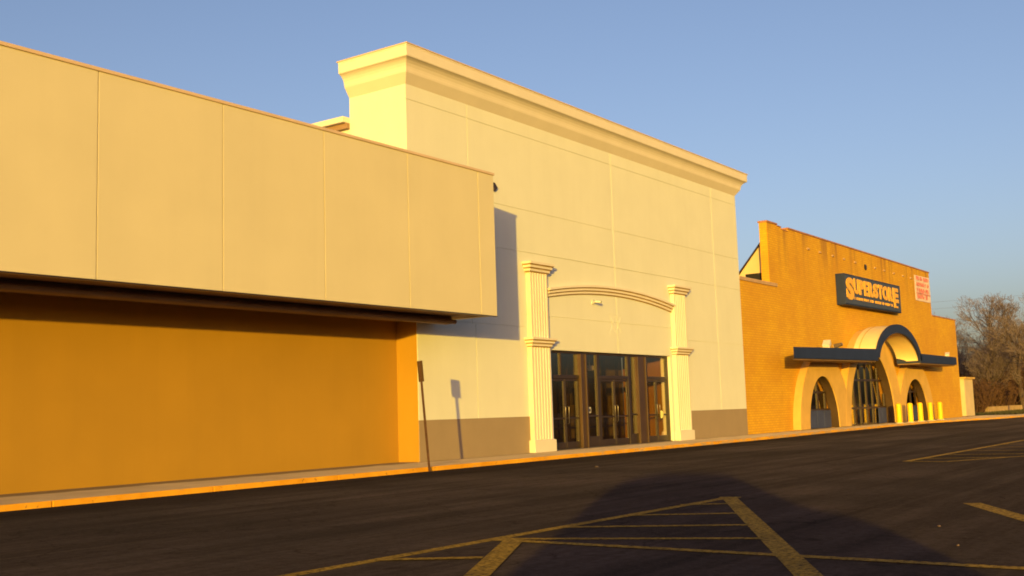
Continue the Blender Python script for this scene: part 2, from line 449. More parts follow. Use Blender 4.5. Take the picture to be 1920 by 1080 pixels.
# cornice profile: (outward, height), swept round three sides of the parapet with mitred corners
prof = [(0,9.63),(.17,9.87),(.185,9.92),(.19,9.96),(.205,10.02),(.24,10.09),(.29,10.145),(.345,10.18),(.385,10.195),(.395,10.215),(.40,10.45),(.41,10.47),(.41,10.50)]
def ring(o, z): return [(X0-o, 19.72, z), (X0-o, YW-o, z), (X1+o, YW-o, z), (X1+o, 19.72, z)]
vs = [p for o, z in prof for p in ring(o, z)]; fs = []
for i in range(len(prof)-1):
    for j in range(3): fs.append((i*4+j, i*4+j+1, (i+1)*4+j+1, (i+1)*4+j))
t = len(prof)*4-4; fs.append((t, t+1, t+2, t+3))
fs.append(tuple(i*4 for i in range(len(prof)))+tuple()); fs.append(tuple(i*4+3 for i in range(len(prof))))
m = MB(); m.add(vs, fs)
part('cornice', m, 'trim', main)
m = MB(); m.box(X0-.43, X1+.43, YW-.43, 19.76, 10.50, 10.53); part('cornice_cap', m, 'coping', main)

def pilaster(xa, xb):
    p = empty_part('pilaster', ((xa+xb)/2, YW, 0), main)
    yf = YW-.15
    # fluted shafts: outline in plan, extruded up
    def shaft(xa, xb, z0, z1):
        s_ = MB(); nfl = 6; pw = (xb-xa)
        rib = .085*pw/.95; gw = (pw-(nfl+1)*rib)/nfl
        pts = [(xa, YW-.001), (xa, yf)]
        x = xa
        for i in range(nfl):
            x += rib; pts += [(x, yf), (x+gw*.22, yf+.028), (x+gw*.78, yf+.028), (x+gw, yf)]; x += gw
        pts += [(xb, yf), (xb, YW-.001)]
        s_.prism(pts, 'z', z0, z1); part('shaft', s_, 'trim', p)
    shaft(xa+.02, xb-.02, .455, 3.085); shaft(xa+.06, xb-.06, 3.36, 5.235)
    def cap(z0, z1, steps):
        c = MB(); cj = MB(); dz = (z1-z0)/steps
        for i in range(steps):
            o = .055*(i+1); zz = z0+i*dz
            c.box(xa-o+.03, xb+o-.03, yf-o, YW-.001, zz+.026, zz+dz)
            cj.box(xa-o+.055, xb+o-.055, yf-o+.03, YW-.001, zz-.001, zz+.026)  # recessed strip, coloured brown for the shade line under each step
        return c, cj
    c_, cj_ = cap(5.235, 5.53, 3); part('capital', c_, 'trim', p, bevel=.006); part('capital_gap_shade', cj_, 'gap_shade', p)
    c_, cj_ = cap(3.085, 3.35, 3); part('middle_band', c_, 'trim', p, bevel=.006); part('middle_band_gap_shade', cj_, 'gap_shade', p)
    b = MB(); b.box(xa-.05, xb+.05, yf-.06, YW-.001, ZW+.001, .44); b.box(xa-.02, xb+.02, yf-.03, YW-.001, .44, .455)
    part('plinth', b, 'trim', p, bevel=.008)
def empty_part(name, loc, parent):
    o = bpy.data.objects.new(name, None); COL.objects.link(o); o.parent = parent
    o.location = Vector(loc) - base_of(parent); o.empty_display_size = .2; return o
pilaster(25.73, 26.72); pilaster(34.66, 35.66)

# segmental arch moulding in three steps
m = MB(); mj = MB()
ca, half, rise = 30.78, 3.93, .30
Rr = (half**2+rise**2)/(2*rise)
def arcz(x, zt): return zt - (Rr - math.sqrt(Rr*Rr-(x-ca)**2))
N = 44
for s_, (o, zt, h_) in enumerate([(.17, 5.16, .085), (.115, 5.065, .085), (.06, 4.97, .085)]):
    hw = half + .04*(2-s_)
    xs = [ca-hw+2*hw*i/N for i in range(N+1)]
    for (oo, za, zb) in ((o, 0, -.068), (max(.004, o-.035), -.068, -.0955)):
        vs = []
        for x in xs:
            z = arcz(x, zt); vs += [(x, YW-oo, z+za), (x, YW-oo, z+zb), (x, YW-.001, z+zb), (x, YW-.001, z+za)]
        fs = [(4*i+a, 4*i+(a+1) % 4, 4*i+4+(a+1) % 4, 4*i+4+a) for i in range(N) for a in range(4)]
        fs += [(0,1,2,3), (4*N+3, 4*N+2, 4*N+1, 4*N)]
        (m if za == 0 else mj).add(vs, fs)  # the set-back strips carry the shade between steps as brown colour
part('gap_shade_line', mj, 'gap_shade', part('arch_moulding', m, 'trim', main))

# ghost of a removed emblem: two frames of shallow relief
m = MB()
for cx in (30.62, 31.0):
    for (xa, za, xb, zb) in ((cx-.15,4.22,cx,3.97),(cx,3.97,cx+.15,4.22),(cx-.15,3.72,cx,3.97),(cx,3.97,cx+.15,3.72)):
        d = Vector((xb-xa, 0, zb-za)).normalized(); nn = Vector((-d.z, 0, d.x))*.014
        q = [(xa+nn.x, za+nn.z), (xa-nn.x, za-nn.z), (xb-nn.x, zb-nn.z), (xb+nn.x, zb+nn.z)]
        m.prism(q, 'y', YW-.006, YW+.004)
for (xa, xb, za, zb) in ((30.44,31.2,4.28,4.31),(30.44,31.2,3.62,3.65)):
    m.box(xa, xb, YW-.007, YW+.004, za, zb)
part('emblem_relief', m, 'stucco', main)

# glazed entrance
YG = 17.92
zb, zt = ZW+.02, OZ
def frame_box(mb, x0, x1, z0, z1, y0=YG-.05, y1=YG+.06): mb.box(x0, x1, y0, y1, z0, z1)
m = MB()
frame_box(m, OX0+.005, OX0+.07, zb, zt-.07); frame_box(m, OX1-.10, OX1-.005, zb, zt-.07)
frame_box(m, OX0+.005, OX1-.005, zt-.07, zt-.004)
for a, b in ((29.70,29.86),(31.66,31.82)): frame_box(m, a, b, zb, zt-.07)
for a, b in ((OX0+.07,28.64),(29.86,31.66),(32.80,OX1-.10)): frame_box(m, a, b, 2.215, 2.32)
frame_box(m, 28.98, 29.70, zb, zb+.32); frame_box(m, 31.82, 32.22, zb, zb+.32)
for a, b in ((28.98, 29.70), (31.82, 32.22)): frame_box(m, a, b, 1.04, 1.09)
part('door_frame', m, 'bronze', main, bevel=.004)
for a, b in ((28.64,28.98),(32.22,32.80)):
    m = MB(); m.box(a, b, YG-.10, YG+.12, zb-.01, zt-.075)
    m.box(a-.012, a+.06, YG-.13, YG-.101, zb-.01, zt-.075); m.box(b-.06, b+.012, YG-.13, YG-.101, zb-.01, zt-.075)
    part('column_cover', m, 'bronze_light', main, bevel=.004)
def pane(parent, x0, x1, z0, z1, y=YG, name='glass_pane', sub=False):
    g_ = MB(); g_.box(x0, x1, y, y+.008, z0, z1); return part(name, g_, 'glass', parent)
for a, b in ((OX0+.07,27.64),(27.65,28.64),(29.86,31.66),(32.80,33.6),(33.61,OX1-.10)): pane(main, a, b, 2.32, zt-.07, name='transom_pane')
m = MB(); frame_box(m, 27.62, 27.66, 2.32, zt-.07); part('transom_mullion', m, 'bronze', main)
for a, b in ((28.98,29.70),(31.82,32.22)):
    pane(main, a, b, 1.09, zt-.07, name='sidelight_pane'); pane(main, a, b, zb+.32, 1.04, name='sidelight_pane')
def leaf(x0, x1, hx, label=None):
    d = MB(); s_ = .055
    for q in ((x0, x0+s_, zb+.01, 2.205), (x1-s_, x1, zb+.01, 2.205), (x0+s_, x1-s_, 2.14, 2.205), (x0+s_, x1-s_, zb+.01, zb+.20), (x0+s_, x1-s_, 1.0, 1.05)):
        d.box(q[0], q[1], YG-.03, YG+.03, q[2], q[3])
    o = part('door', d, 'bronze', main, bevel=.003)
    pane(o, x0+s_, x1-s_, 1.05, 2.14); pane(o, x0+s_, x1-s_, zb+.20, 1.0)
    hnd = MB(); hnd.tube([(hx, YG-.03, .86), (hx, YG-.09, .88), (hx, YG-.09, 1.36), (hx, YG-.03, 1.38)], .014, 8)
    part('pull_handle', hnd, 'handle', o, smooth=True)
for a, b in ((27.03,27.84),(27.85,28.63),(29.87,30.755),(30.765,31.65),(32.81,33.60),(33.61,34.39)):
    pass
leaf(27.03,27.83,27.74); leaf(27.84,28.63,27.93)
leaf(29.87,30.755,30.67); leaf(30.765,31.65,30.85)
leaf(32.81,33.60,33.51); leaf(33.61,34.39,33.70)
m = MB(); m.box(OX0, OX1, YG-.10, YG+.12, ZW-.01, zb); part('threshold', m, 'handle', main)

# vestibule behind the glass: shallow, its inner doors papered over
YI = 19.75
m = MB(); m.box(OX0-.15, OX0-.05, YW+.41, YI, 0, 3.15); part('vestibule_wall', m, 'inner_wall', main)
m = MB(); m.box(OX1+.12, OX1+.22, YW+.41, YI, 0, 3.15); part('vestibule_wall', m, 'inner_wall', main)
m = MB(); m.box(OX0-.15, OX1+.22, YW+.41, YI+.3, 3.1, 3.2); part('vestibule_ceiling', m, 'dark', main)
m = MB(); m.box(OX0-.15, OX1+.22, YG+.07, YI+.3, 0, ZW+.005); part('vestibule_floor', m, 'inner_floor', main)
m = MB(); m.box(OX0-.15, OX1+.22, YI+.09, YI+.2, .1, 3.1); part('papered_glazing', m, 'paper_olive', main)
m = MB()
for x in (27.0, 27.55, 28.5, 29.4, 30.35, 30.9, 31.85, 32.75, 33.3, 34.2): m.box(x, x+.10, YI, YI+.085, .11, 3.09)
m.box(OX0-.04, OX1+.11, YI+.005, YI+.08, 2.18, 2.34); m.box(OX0-.04, OX1+.11, YI+.01, YI+.075, .11, .34)
m.box(OX0-.04, OX1+.11, YI+.012, YI+.07, 1.0, 1.07); m.box(OX0-.04, OX1+.11, YI+.012, YI+.07, .66, .71)
part('inner_door_frame', m, 'bronze', main)
for x, z0, z1, w_ in ((28.0,.9,1.9,.5),(30.5,1.25,1.75,.42),(31.2,1.45,2.0,.5),(33.4,1.75,2.0,.7)):
    m = MB(); m.box(x, x+w_, YI+.02, YI+.088, z0, z1); part('dark_notice', m, 'dark', main)
for (x, y, z, c, n_) in ((30.9, 18.9, 2.55, 'white', 'emergency_light'),):
    m = MB(); m.box(x, x+.30, y, y+.10, z, z+.16); m.lathe((x+.42, y+.04, z+.02), [(.02,0),(.07,.03),(.07,.10),(.03,.13)], 12); m.lathe((x+.58, y+.04, z), [(.02,0),(.07,.03),(.07,.10),(.03,.13)], 12)
    m.box(x+.29, x+.64, y+.06, y+.08, z+.02, z+.06); m.box(x+.1, x+.14, y+.03, y+.07, z+.16, 3.1)
    part(n_, m, c, main)

def thing1(name, mb, mat, label, cat, origin, group=None, **k):
    o = part(name, mb, mat, origin=origin, **k); tag(o, label, cat, group); return o

m = MB(); m.lathe((0,0,0), [(.02,0),(.12,.004),(.135,.012),(.12,.022),(.03,.028)], 20)
m.v = [(x+33.84, YG-.055-z, y+1.03) for x, y, z in m.v]
thing1('door_tag', m, 'tag_yellow', 'round yellow tag hanging on the pull handle of the end pair of doors', 'tag', (33.84, YG-.05, 1.03))
m = MB(); m.box(29.19, 29.33, YG-.006, YG-.001, 1.16, 1.34)
nt_ = thing1('door_notice', m, 'paper', 'small white notice stuck on the glass beside the centre doors', 'notice', (29.26, YG-.003, 1.16))
m = MB(); m.box(29.215, 29.305, YG-.008, YG-.0065, 1.20, 1.29); part('printed_area', m, 'black', nt_)

# security camera over the doors
sc = empty('security_camera', (29.45, YW, 4.6), 'small white security camera mounted under the arch moulding above the doors', 'camera')
m = MB(); m.box(29.36, 29.48, YW-.03, YW-.0, 4.53, 4.67); part('bracket', m, 'white', sc, bevel=.005)
m = MB(); m.tube([(29.42, YW-.03, 4.60), (29.42, YW-.13, 4.60)], .02, 8); m.tube([(29.39, YW-.12, 4.615), (29.47, YW-.27, 4.59)], [.045, .04], 12)
part('camera_body', m, 'white', sc)
m = MB(); m.tube([(29.47, YW-.271, 4.59), (29.48, YW-.29, 4.587)], .034, 12); part('lens', m, 'black', sc)

# small wall lamp just past the end of the fascia
wl = empty('wall_lamp', (24.3, YW, 7.5), 'small dark wedge lamp on the cream wall past the end of the fascia', 'lamp')
m = MB(); m.prism([(24.08,7.39),(24.33,7.39),(24.46,7.49),(24.33,7.62),(24.08,7.62)], 'y', YW-.07, YW-.001); part('housing', m, 'bronze', wl, bevel=.006)
m = MB(); m.box(24.12, 24.30, YW-.085, YW-.071, 7.41, 7.47); part('lens', m, 'plate', wl)

# ---------------------------------------------------------------- sign post at the kerb
def leanx(z): return 18.98 - .105*z
sp = empty('parking_sign', (18.98, 15.82, 0), 'leaning rusty steel post with a narrow parking sign seen edge on at the yellow kerb', 'sign')
m = MB()
for (a0, a1, b0, b1) in ((-.03, .03, -.004, .004), (-.03, -.022, .004, .03), (.022, .03, .004, .03)):
    vs = []
    for z in (-.02, 2.44):
        for (a, b) in ((a0,b0),(a1,b0),(a1,b1),(a0,b1)):
            ca_, sa_ = math.cos(R(62)), math.sin(R(62))       # channel turned with the plate
            vs.append((leanx(z)+a*ca_-b*sa_, 15.82+a*sa_+b*ca_, z))
    m.add(vs, [(3,2,1,0),(4,5,6,7),(0,1,5,4),(1,2,6,5),(2,3,7,6),(3,0,4,7)])
part('post', m, 'post', sp)
m = MB(); th = R(28)
d = Vector((math.sin(th), math.cos(th), 0)); nn = Vector((math.cos(th), -math.sin(th), 0))*.003
up = Vector((-.105, 0, 1))
c0 = Vector((leanx(1.98), 15.82, 1.98)) - d*0 - nn*4
vs = []
for s_ in (-1, 1):
    for (a, b) in ((-.155,0),(.155,0),(.155,.46),(-.155,.46)):
        vs.append(tuple(c0 + d*a + up*b + nn*s_))
m.add(vs, [(0,1,2,3),(7,6,5,4),(0,4,5,1),(1,5,6,2),(2,6,7,3),(3,7,4,0)])
plate = part('sign_plate', m, 'plate', sp)
for zz in (2.06, 2.36):
    m = MB(); p0 = Vector((leanx(zz), 15.82, zz)); m.tube([p0-nn*8, p0+nn*9], .012, 8)
    part('bolt', m, 'handle', plate)

# ---------------------------------------------------------------- brick superstore
YB = 17.80
brick = empty('brick_store', (57, YB, 0), 'orange tan brick store with stepped parapet and a vaulted arch entrance', 'building')
YC = 17.55                                                 # front of the concrete surround
A = [dict(c=49.0, w=1.93, H=2.47, oc=49.25, ow=3.3, oH=3.55), dict(c=56.1, w=3.55, H=3.86, oc=56.4, ow=4.6, oH=4.93), dict(c=63.85, w=2.25, H=2.44, oc=63.9, ow=3.4, oH=3.45)]
ZB = .125
def open_z(x):
    z = ZB
    for a in A:
        t = abs(x-a['c'])/(a['w']+.15)
        if t < 1: z = max(z, ZB+(a['H']+.12-ZB)*math.sqrt(1-t*t))
    return z
def top_z(x):
    for a, b, z in ((44.27,45.35,9.03),(45.35,45.9,8.98),(45.9,46.7,8.88),(46.7,69.7,9.0),(69.7,75.3,6.35)):
        if a <= x < b: return z
    return 6.35
xs = sorted(set([44.27,44.8,45.35,45.9,46.7,69.7,75.3] + [44.27+i*.22 for i in range(141)] + [v for a in A for v in (a['c']-a['w']-.15, a['c']+a['w']+.15)]))
m = MB()
for xa, xb in zip(xs[:-1], xs[1:]):
    zt_ = top_z((xa+xb)/2); za, zb_ = open_z(xa), open_z(xb)
    if za <= ZB and zb_ <= ZB: za = zb_ = 0
    m.prism([(xa,za),(xb,zb_),(xb,zt_),(xa,zt_)], 'y', YB+.10, YB+.45)
for xa, xb, zz, y0_ in ((44.27,69.7,9.0,YB+.45),(69.7,75.3,6.35,YB+.45)): pass
m.box(74.9, 75.3, YB+.45, 40, 0, 6.35)
m.box(69.3, 69.7, YB+.45, 22, 6.3, 8.95)
part('wall', m, 'brick', brick)
m = MB(); m.box(40.80, 44.62, YB, YB+.5, 0, 6.25); m.box(44.62, 44.80, YB+.02, YB+.099, 0, 6.25)
part('low_wall', m, 'brick', brick)
m = MB(); m.box(40.80, 44.75, YB-.05, YB+.55, 6.25, 6.40); part('low_wall_coping', m, 'low_coping', brick, bevel=.015)
m = MB()
m.box(44.24, 45.42, YB+.06, YB+.5, 9.03, 9.11); m.box(46.65, 69.73, YB+.06, YB+.5, 9.0, 9.08); m.box(45.42, 45.9, YB+.07, YB+.5, 8.98, 9.03)
m.box(45.9, 46.65, YB+.07, YB+.5, 8.88, 8.93); m.box(69.74, 75.35, YB+.06, YB+.5, 6.35, 6.43)
part('parapet_coping', m, 'brick_coping', brick, bevel=.015)
m = MB(); m.prism([(YB+.45,6.4),(20.0,6.4),(YB+.45,8.45)], 'x', 44.9, 45.2)
part('raking_parapet', m, 'shed', brick)
m = MB(); m.prism([(YB+.45,8.45),(20.0,6.4),(20.1,6.42),(YB+.45,8.56)], 'x', 44.85, 45.25); part('raking_coping', m, 'bronze', brick)
m = MB(); m.box(44.885, 44.899, YB+.62, YB+1.45, 6.42, 6.95); part('roof_opening', m, 'black', brick)
m = MB(); m.box(44.8, 69.3, YB+.46, 40, 6.2, 6.3); m.box(40.8, 44.8, YB+.5, 40, 5.9, 6.0); m.box(69.7, 74.9, YB+.46, 40, 5.9, 6.0); part('roof', m, 'roof', brick)
for x in (49.04,50.57,52.34,53.97,55.68,58.93,60.52,62.28,64.03,65.6):
    m = MB(); m.box(x-.13, x+.13, YB+.05, YB+.099, 8.31, 8.40); m.box(x-.08, x+.08, YB+.02, YB+.05, 8.32, 8.35)
    part('weep_spout', m, 'low_coping', brick, bevel=.01)
m = MB(); m.lathe((57.3, 0, 0), [(.14,0),(.16,.02),(.16,.05),(.05,.06)], 14); m.v = [(x, YB+.10-z, 8.25+y) for x, y, z in m.v]
part('dark_vent', m, 'black', brick)

def par(c, w_, H, t):                                       # t in -1..1 round the arch, even spacing in angle
    a = t*math.pi/2
    return (c+w_*math.sin(a), ZB+(H-ZB)*math.cos(a))
NA = 48; YG2 = 18.0                                        # plane of the arch glazing
for i, a in enumerate(A):
    m = MB(); yf = YC - .004*(i == 1)
    ti = [-1+2*k/NA for k in range(NA+1)]
    inn = [par(a['c'], a['w'], a['H'], t) for t in ti]; out_ = [par(a['oc'], a['ow'], a['oH'], t) for t in ti]
    vs = []
    for (xi, zi), (xo, zo) in zip(inn, out_):
        vs += [(xi, yf+.05, zi), (xi, yf, zi), (xo, yf, zo), (xo, YB+.097, zo)]
    fs = [(4*k+q, 4*k+q+1, 4*k+5+q, 4*k+4+q) for k in range(NA) for q in range(3)]
    m.add(vs, fs)
    part('arch_surround', m, 'concrete', brick)
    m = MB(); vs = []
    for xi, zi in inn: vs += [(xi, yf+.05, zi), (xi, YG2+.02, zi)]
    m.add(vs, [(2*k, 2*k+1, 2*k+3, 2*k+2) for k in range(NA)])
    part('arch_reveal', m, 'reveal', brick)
    # glazing set deep in the arch
    g_ = MB(); yg = YG2
    g_.add([(x, yg, z) for x, z in inn], [tuple(range(NA+1))])
    part('arch_glass', g_, 'glass', brick)
    f_ = MB()
    def col_(x, w2):
        t = abs(x-a['c'])/a['w']
        if t < .97: f_.box(x-w2, x+w2, yg-.05, yg+.05, ZB, ZB+(a['H']-ZB)*math.sqrt(1-t*t))
    step = 1.02 if i != 1 else .98
    k0 = -4
    for k in range(-4, 5): col_(a['c']+(k+.3)*step, .055)
    for zz in ((.95, 2.35, 3.2) if i == 1 else (.95, 1.75)):
        x_ = a['w']*math.sqrt(max(0, 1-((zz-ZB)/(a['H']-ZB))**2))
        f_.box(a['c']-x_, a['c']+x_, yg-.045, yg+.04, zz-.05, zz+.05)
    part('arch_frame', f_, 'bronze', brick)
    b_ = MB()
    for xa, xb in ([(a['c']-a['w']*.93, a['c']+a['w']*.93)] if i != 1 else [(a['c']+1.9, a['c']+3.2)]):
        nb = 4 if i != 1 else 2
        for q in range(nb):
            b_.box(xa+(xb-xa)*q/nb+.02, xa+(xb-xa)*(q+1)/nb-.02, yg-.085, yg-.055, ZB, .92)
    part('bulkhead_panel', b_, 'navy_panel', brick)
m = MB(); m.box(45.5, 68, YB+.455, YB+6, 0, .1); part('entrance_floor', m, 'inner_floor', brick)
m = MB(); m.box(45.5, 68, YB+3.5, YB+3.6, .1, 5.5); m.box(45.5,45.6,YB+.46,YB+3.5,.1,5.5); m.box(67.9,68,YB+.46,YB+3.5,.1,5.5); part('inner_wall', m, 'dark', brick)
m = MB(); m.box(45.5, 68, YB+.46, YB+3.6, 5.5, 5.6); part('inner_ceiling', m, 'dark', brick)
for xx, hh in ((47.6,.9),(49.4,1.3),(54.2,1.4),(57.6,1.1),(58.4,1.5),(63.2,1.2)):
    m = MB(); m.box(xx, xx+.6, YB+1.6, YB+2.1, .1, hh); part('display_stand', m, 'inner_wall', brick, bevel=.02)

# barrel vault and the two flat canopies, navy fascias
YV = 16.3
vc, vw, vH = 57.05, 3.85, 5.10
def vpar(t, w_, H, z0=3.35):
    x = math.sin(t*math.pi/2); return (vc+w_*x, z0+(H-z0)*max(0, 1-x*x)**.6)
m = MB(); T = [-1+2*k/40 for k in range(41)]
o_ = [vpar(t, vw-.06, vH-.03) for t in T]; i_ = [vpar(t, vw-.34, vH-.38) for t in T]
vs = []
for (xo, zo), (xi, zi) in zip(o_, i_): vs += [(xo, YV+.12, zo), (xo, YC-.005, zo), (xi, YC-.005, zi), (xi, YV+.12, zi)]
m.add(vs, [(4*k+q, 4*k+(q+1) % 4, 4*k+4+(q+1) % 4, 4*k+4+q) for k in range(40) for q in range(4)])
part('vault', m, 'vault', brick, smooth=False)
m = MB()
vs = []
for t in T:
    x, z = vpar(t, vw-.05, vH-.018); vs += [(x, YC-.30, z-.02), (x, YC-.27, z-.02), (x, YC-.27, z+.012), (x, YC-.30, z+.012)]
m.add(vs, [(4*k+q, 4*k+(q+1) % 4, 4*k+4+(q+1) % 4, 4*k+4+q) for k in range(40) for q in range(4)])
part('vault_rib', m, 'concrete', brick)
m = MB(); vs = []
for t in T:
    x, z = vpar(t, vw, vH+.02); x2, z2 = vpar(t, vw-.40, vH-.42)
    vs += [(x, YV, z), (x, YV+.119, z), (x2, YV+.119, z2), (x2, YV, z2)]
m.add(vs, [(4*k+q, 4*k+(q+1) % 4, 4*k+4+(q+1) % 4, 4*k+4+q) for k in range(40) for q in range(4)])
part('vault_fascia', m, 'navy', brick)
m = MB(); m.box(57.2, 57.45, 17.0, 17.25, 4.52, 4.62); part('vault_lamp', m, 'black', brick)

def flat_canopy(xf0, xf1, xb0, xb1, zl, zr, hl, hr):
    """plan: front edge xf0..xf1 at YV, back edge xb0..xb1 at the surround; bottom zl->zr, depth hl->hr"""
    def zz(x, top): 
        t = (x-min(xf0, xb0))/(max(xf1, xb1)-min(xf0, xb0)); return zl+(zr-zl)*t + (hl+(hr-hl)*t if top else 0)
    yb_ = YC-.006
    P = [(xf0,YV),(xf1,YV),(xb1,yb_),(xb0,yb_)]
    m = MB(); m.add([(x,y,zz(x,0)) for x,y in P]+[(x,y,zz(x,1)) for x,y in P], [(4,5,6,7),(0,1,5,4),(1,2,6,5),(2,3,7,6),(3,0,4,7)])
    part('canopy_fascia', m, 'navy', brick)
    def ins(k): cx = sum(p[0] for p in P)/4; return [(x+(.12 if x < cx else -.12), y+(.10 if y < 17 else -.01)) for x, y in P]
    I = ins(0)
    m = MB(); m.add([(x,y,zz(x,0)-.06) for x,y in I]+[(x,y,zz(x,0)+.02) for x,y in I], [(3,2,1,0),(0,1,5,4),(1,2,6,5),(2,3,7,6),(3,0,4,7)])
    part('canopy_soffit', m, 'beam', brick)
flat_canopy(42.35, 53.25, 47.2, 53.4, 3.07, 3.20, .45, .56)
flat_canopy(60.65, 68.2, 60.5, 69.0, 3.24, 3.26, .48, .44)

# flood lights on the canopies
def floodlight(loc, tilt, yaw, label, mat='white', s=1.0):
    fl = empty('floodlight', loc, label, 'floodlight', None)
    x, y, z = loc
    mtx = Matrix.Rotation(yaw, 4, 'Z') @ Matrix.Rotation(tilt, 4, 'Y')
    def tr(mb, dz=.30): mb.v = [tuple(Vector(loc)+Vector((0,0,dz*s))+(mtx @ (Vector(v)*s))) for v in mb.v]; return mb
    m = MB(); m.tube([(x,y,z), (x,y,z+.26*s)], .025, 8); m.box(x-.09*s, x+.09*s, y-.09*s, y+.09*s, z, z+.03); part('bracket', m, 'bronze', fl)
    m = MB(); m.prism([(-.30,-.10),(.30,-.16),(.30,.16),(-.30,.10)], 'y', -.22, .22); part('lamp_head', tr(m), mat, fl, bevel=.01)
    m = MB(); m.box(.301, .315, -.20, .20, -.14, .14); part('lens', tr(m), 'paper', fl)
    return fl
floodlight((47.5,16.75,3.60), R(-28), R(8), 'white floodlight tilted up on the longer flat canopy of the brick store', s=.72)
floodlight((49.0,16.75,3.64), R(15), R(100), 'small brown floodlight beside the tilted white one on the canopy', 'bronze_light', .62)
floodlight((68.0,16.75,3.72), R(-20), R(10), 'pale floodlight on the shorter flat canopy near the brick corner', s=.55)

# ---------------------------------------------------------------- store sign and banner
sg = empty('store_sign', (57, YB, 6.0), 'long navy box sign with orange SUPERSTORE lettering on the brick wall', 'sign')
m = MB(); m.prism([(52.55,5.97),(61.78,6.05),(61.78,7.56),(52.55,7.50)], 'y', 17.46, YB+.097); part('sign_box', m, 'navy', sg, bevel=.02)
m = MB(); m.prism([(52.62,6.04),(61.70,6.12),(61.70,7.49),(52.62,7.43)], 'y', 17.445, 17.459); part('sign_face', m, 'navy_sign', sg)
def glyph(ch):
    cu = bpy.data.curves.new('glyph', 'FONT'); cu.body = ch; cu.offset = .055; cu.extrude = .5; cu.resolution_u = 5
    o = bpy.data.objects.new('glyph', cu); COL.objects.link(o)
    bpy.context.view_layer.update()
    me = bpy.data.meshes.new_from_object(o.evaluated_get(bpy.context.evaluated_depsgraph_get()))
    bpy.data.objects.remove(o); bpy.data.curves.remove(cu)
    vs = [tuple(v.co) for v in me.vertices]; fs = [tuple(p.vertices) for p in me.polygons]; bpy.data.meshes.remove(me)
    x0 = min(v[0] for v in vs); x1 = max(v[0] for v in vs); y0 = min(v[1] for v in vs); y1 = max(v[1] for v in vs)
    z0 = min(v[2] for v in vs); z1 = max(v[2] for v in vs)
    return [((v[0]-x0)/(x1-x0), (v[1]-y0)/(y1-y0), (v[2]-z0)/(z1-z0)) for v in vs], fs
m = MB()
lay = [('S',52.72,53.80,6.23,7.33)]
x = 53.88
for ch, wd in zip('UPERSTOR', (.78,.78,.70,.80,.80,.78,.98,.80)):
    lay.append((ch, x, x+wd-.06, 6.575, 7.335)); x += wd
lay.append(('E', x, 61.28, 6.56, 7.36))
for ch, a, b, z0, z1 in lay:
    v, f = glyph(ch); m.add([(a+(b-a)*p[0], 17.444-.03*p[2], z0+(z1-z0)*p[1]) for p in v], f)
m.box(60.42, 60.72, 17.414, 17.444, 6.28, 6.56); m.box(60.72, 61.1, 17.414, 17.444, 6.28, 6.38)  # long foot of the last letter
part('lettering', m, 'sign_orange', sg)
m = MB(); x = 53.9; rr = random.Random(3)
while x < 60.1:                                             # the small second line, too blurred to read
    wd = rr.uniform(.06, .12); z0 = 6.29+(x-53.9)*.004
    if rr.random() > .16:
        m.box(x, x+.035, 17.43, 17.444, z0, z0+.13)
        if rr.random() > .3: m.box(x+.035, x+wd, 17.43, 17.444, z0+rr.choice((0,.05,.10)), z0+rr.choice((.115,.13)))
    x += wd+.045
part('small_lettering', m, 'sign_orange', sg)

bn = empty('wall_banner', (67.9, YB, 7), 'white banner with rows of faded red print hung on the brick wall corner', 'banner')
m = MB(); vs = []; nx = 14
for i in range(nx+1):
    x = 66.35+3.25*i/nx; y = YB+.07-.012*math.sin(i*1.1)
    vs += [(x, y, 7.12+.02*i/nx), (x, y, 8.62+.06*i/nx), (x, y+.01, 8.62+.06*i/nx), (x, y+.01, 7.12+.02*i/nx)]
m.add(vs, [(4*k+q, 4*k+(q+1) % 4, 4*k+4+(q+1) % 4, 4*k+4+q) for k in range(nx) for q in range(4)] + [(0,1,2,3)])
part('banner_sheet', m, 'banner', bn)
m = MB(); rr = random.Random(11)
for zr, hr in ((8.36,.22),(8.0,.22),(7.62,.26),(7.26,.24)):
    x = 66.62
    while x < 69.2:
        wd = rr.uniform(.12, .2)
        if rr.random() > .12:
            z_ = zr+.02*(x-66.4)/3
            m.box(x, x+.06, YB+.038, YB+.05, z_, z_+hr); m.box(x+.06, x+wd, YB+.038, YB+.05, z_+rr.choice((0, hr*.4)), z_+rr.choice((hr*.6, hr)))
        x += wd+.05
m.box(66.5, 69.5, YB+.037, YB+.05, 7.54, 7.60)
part('banner_print', m, 'red', bn)

# ---------------------------------------------------------------- bollards
bs_ = [57.85, 59.9, 61.8, 63.8, 65.85]
words = ['first yellow bollard, before the pier beside the tall glazed arch', 'second yellow bollard of the row, beside the pier edge of the last arch',
         'middle yellow bollard of the row of five outside the last arch', 'fourth yellow bollard of the row, second from the brick corner', 'yellow bollard nearest the brick corner and the trees']
src = None
for x, lb in zip(bs_, words):
    if src is None:
        src = empty('bollard', (x, 16.85, ZW), lb, 'bollard', 'yellow bollards outside the brick store')
        m = MB(); m.lathe((x,16.85,ZW), [(.14,0),(.14,.94),(.125,.99),(.08,1.02),(.02,1.03)], 20); part('post', m, 'yellow', src, smooth=False)
        m = MB(); m.lathe((x,16.85,ZW), [(.20,0.001),(.19,.03),(.145,.045)], 20); part('collar', m, 'walk', src)
    else:
        c = copy_tree(src); c.location.x = x; c['label'] = lb

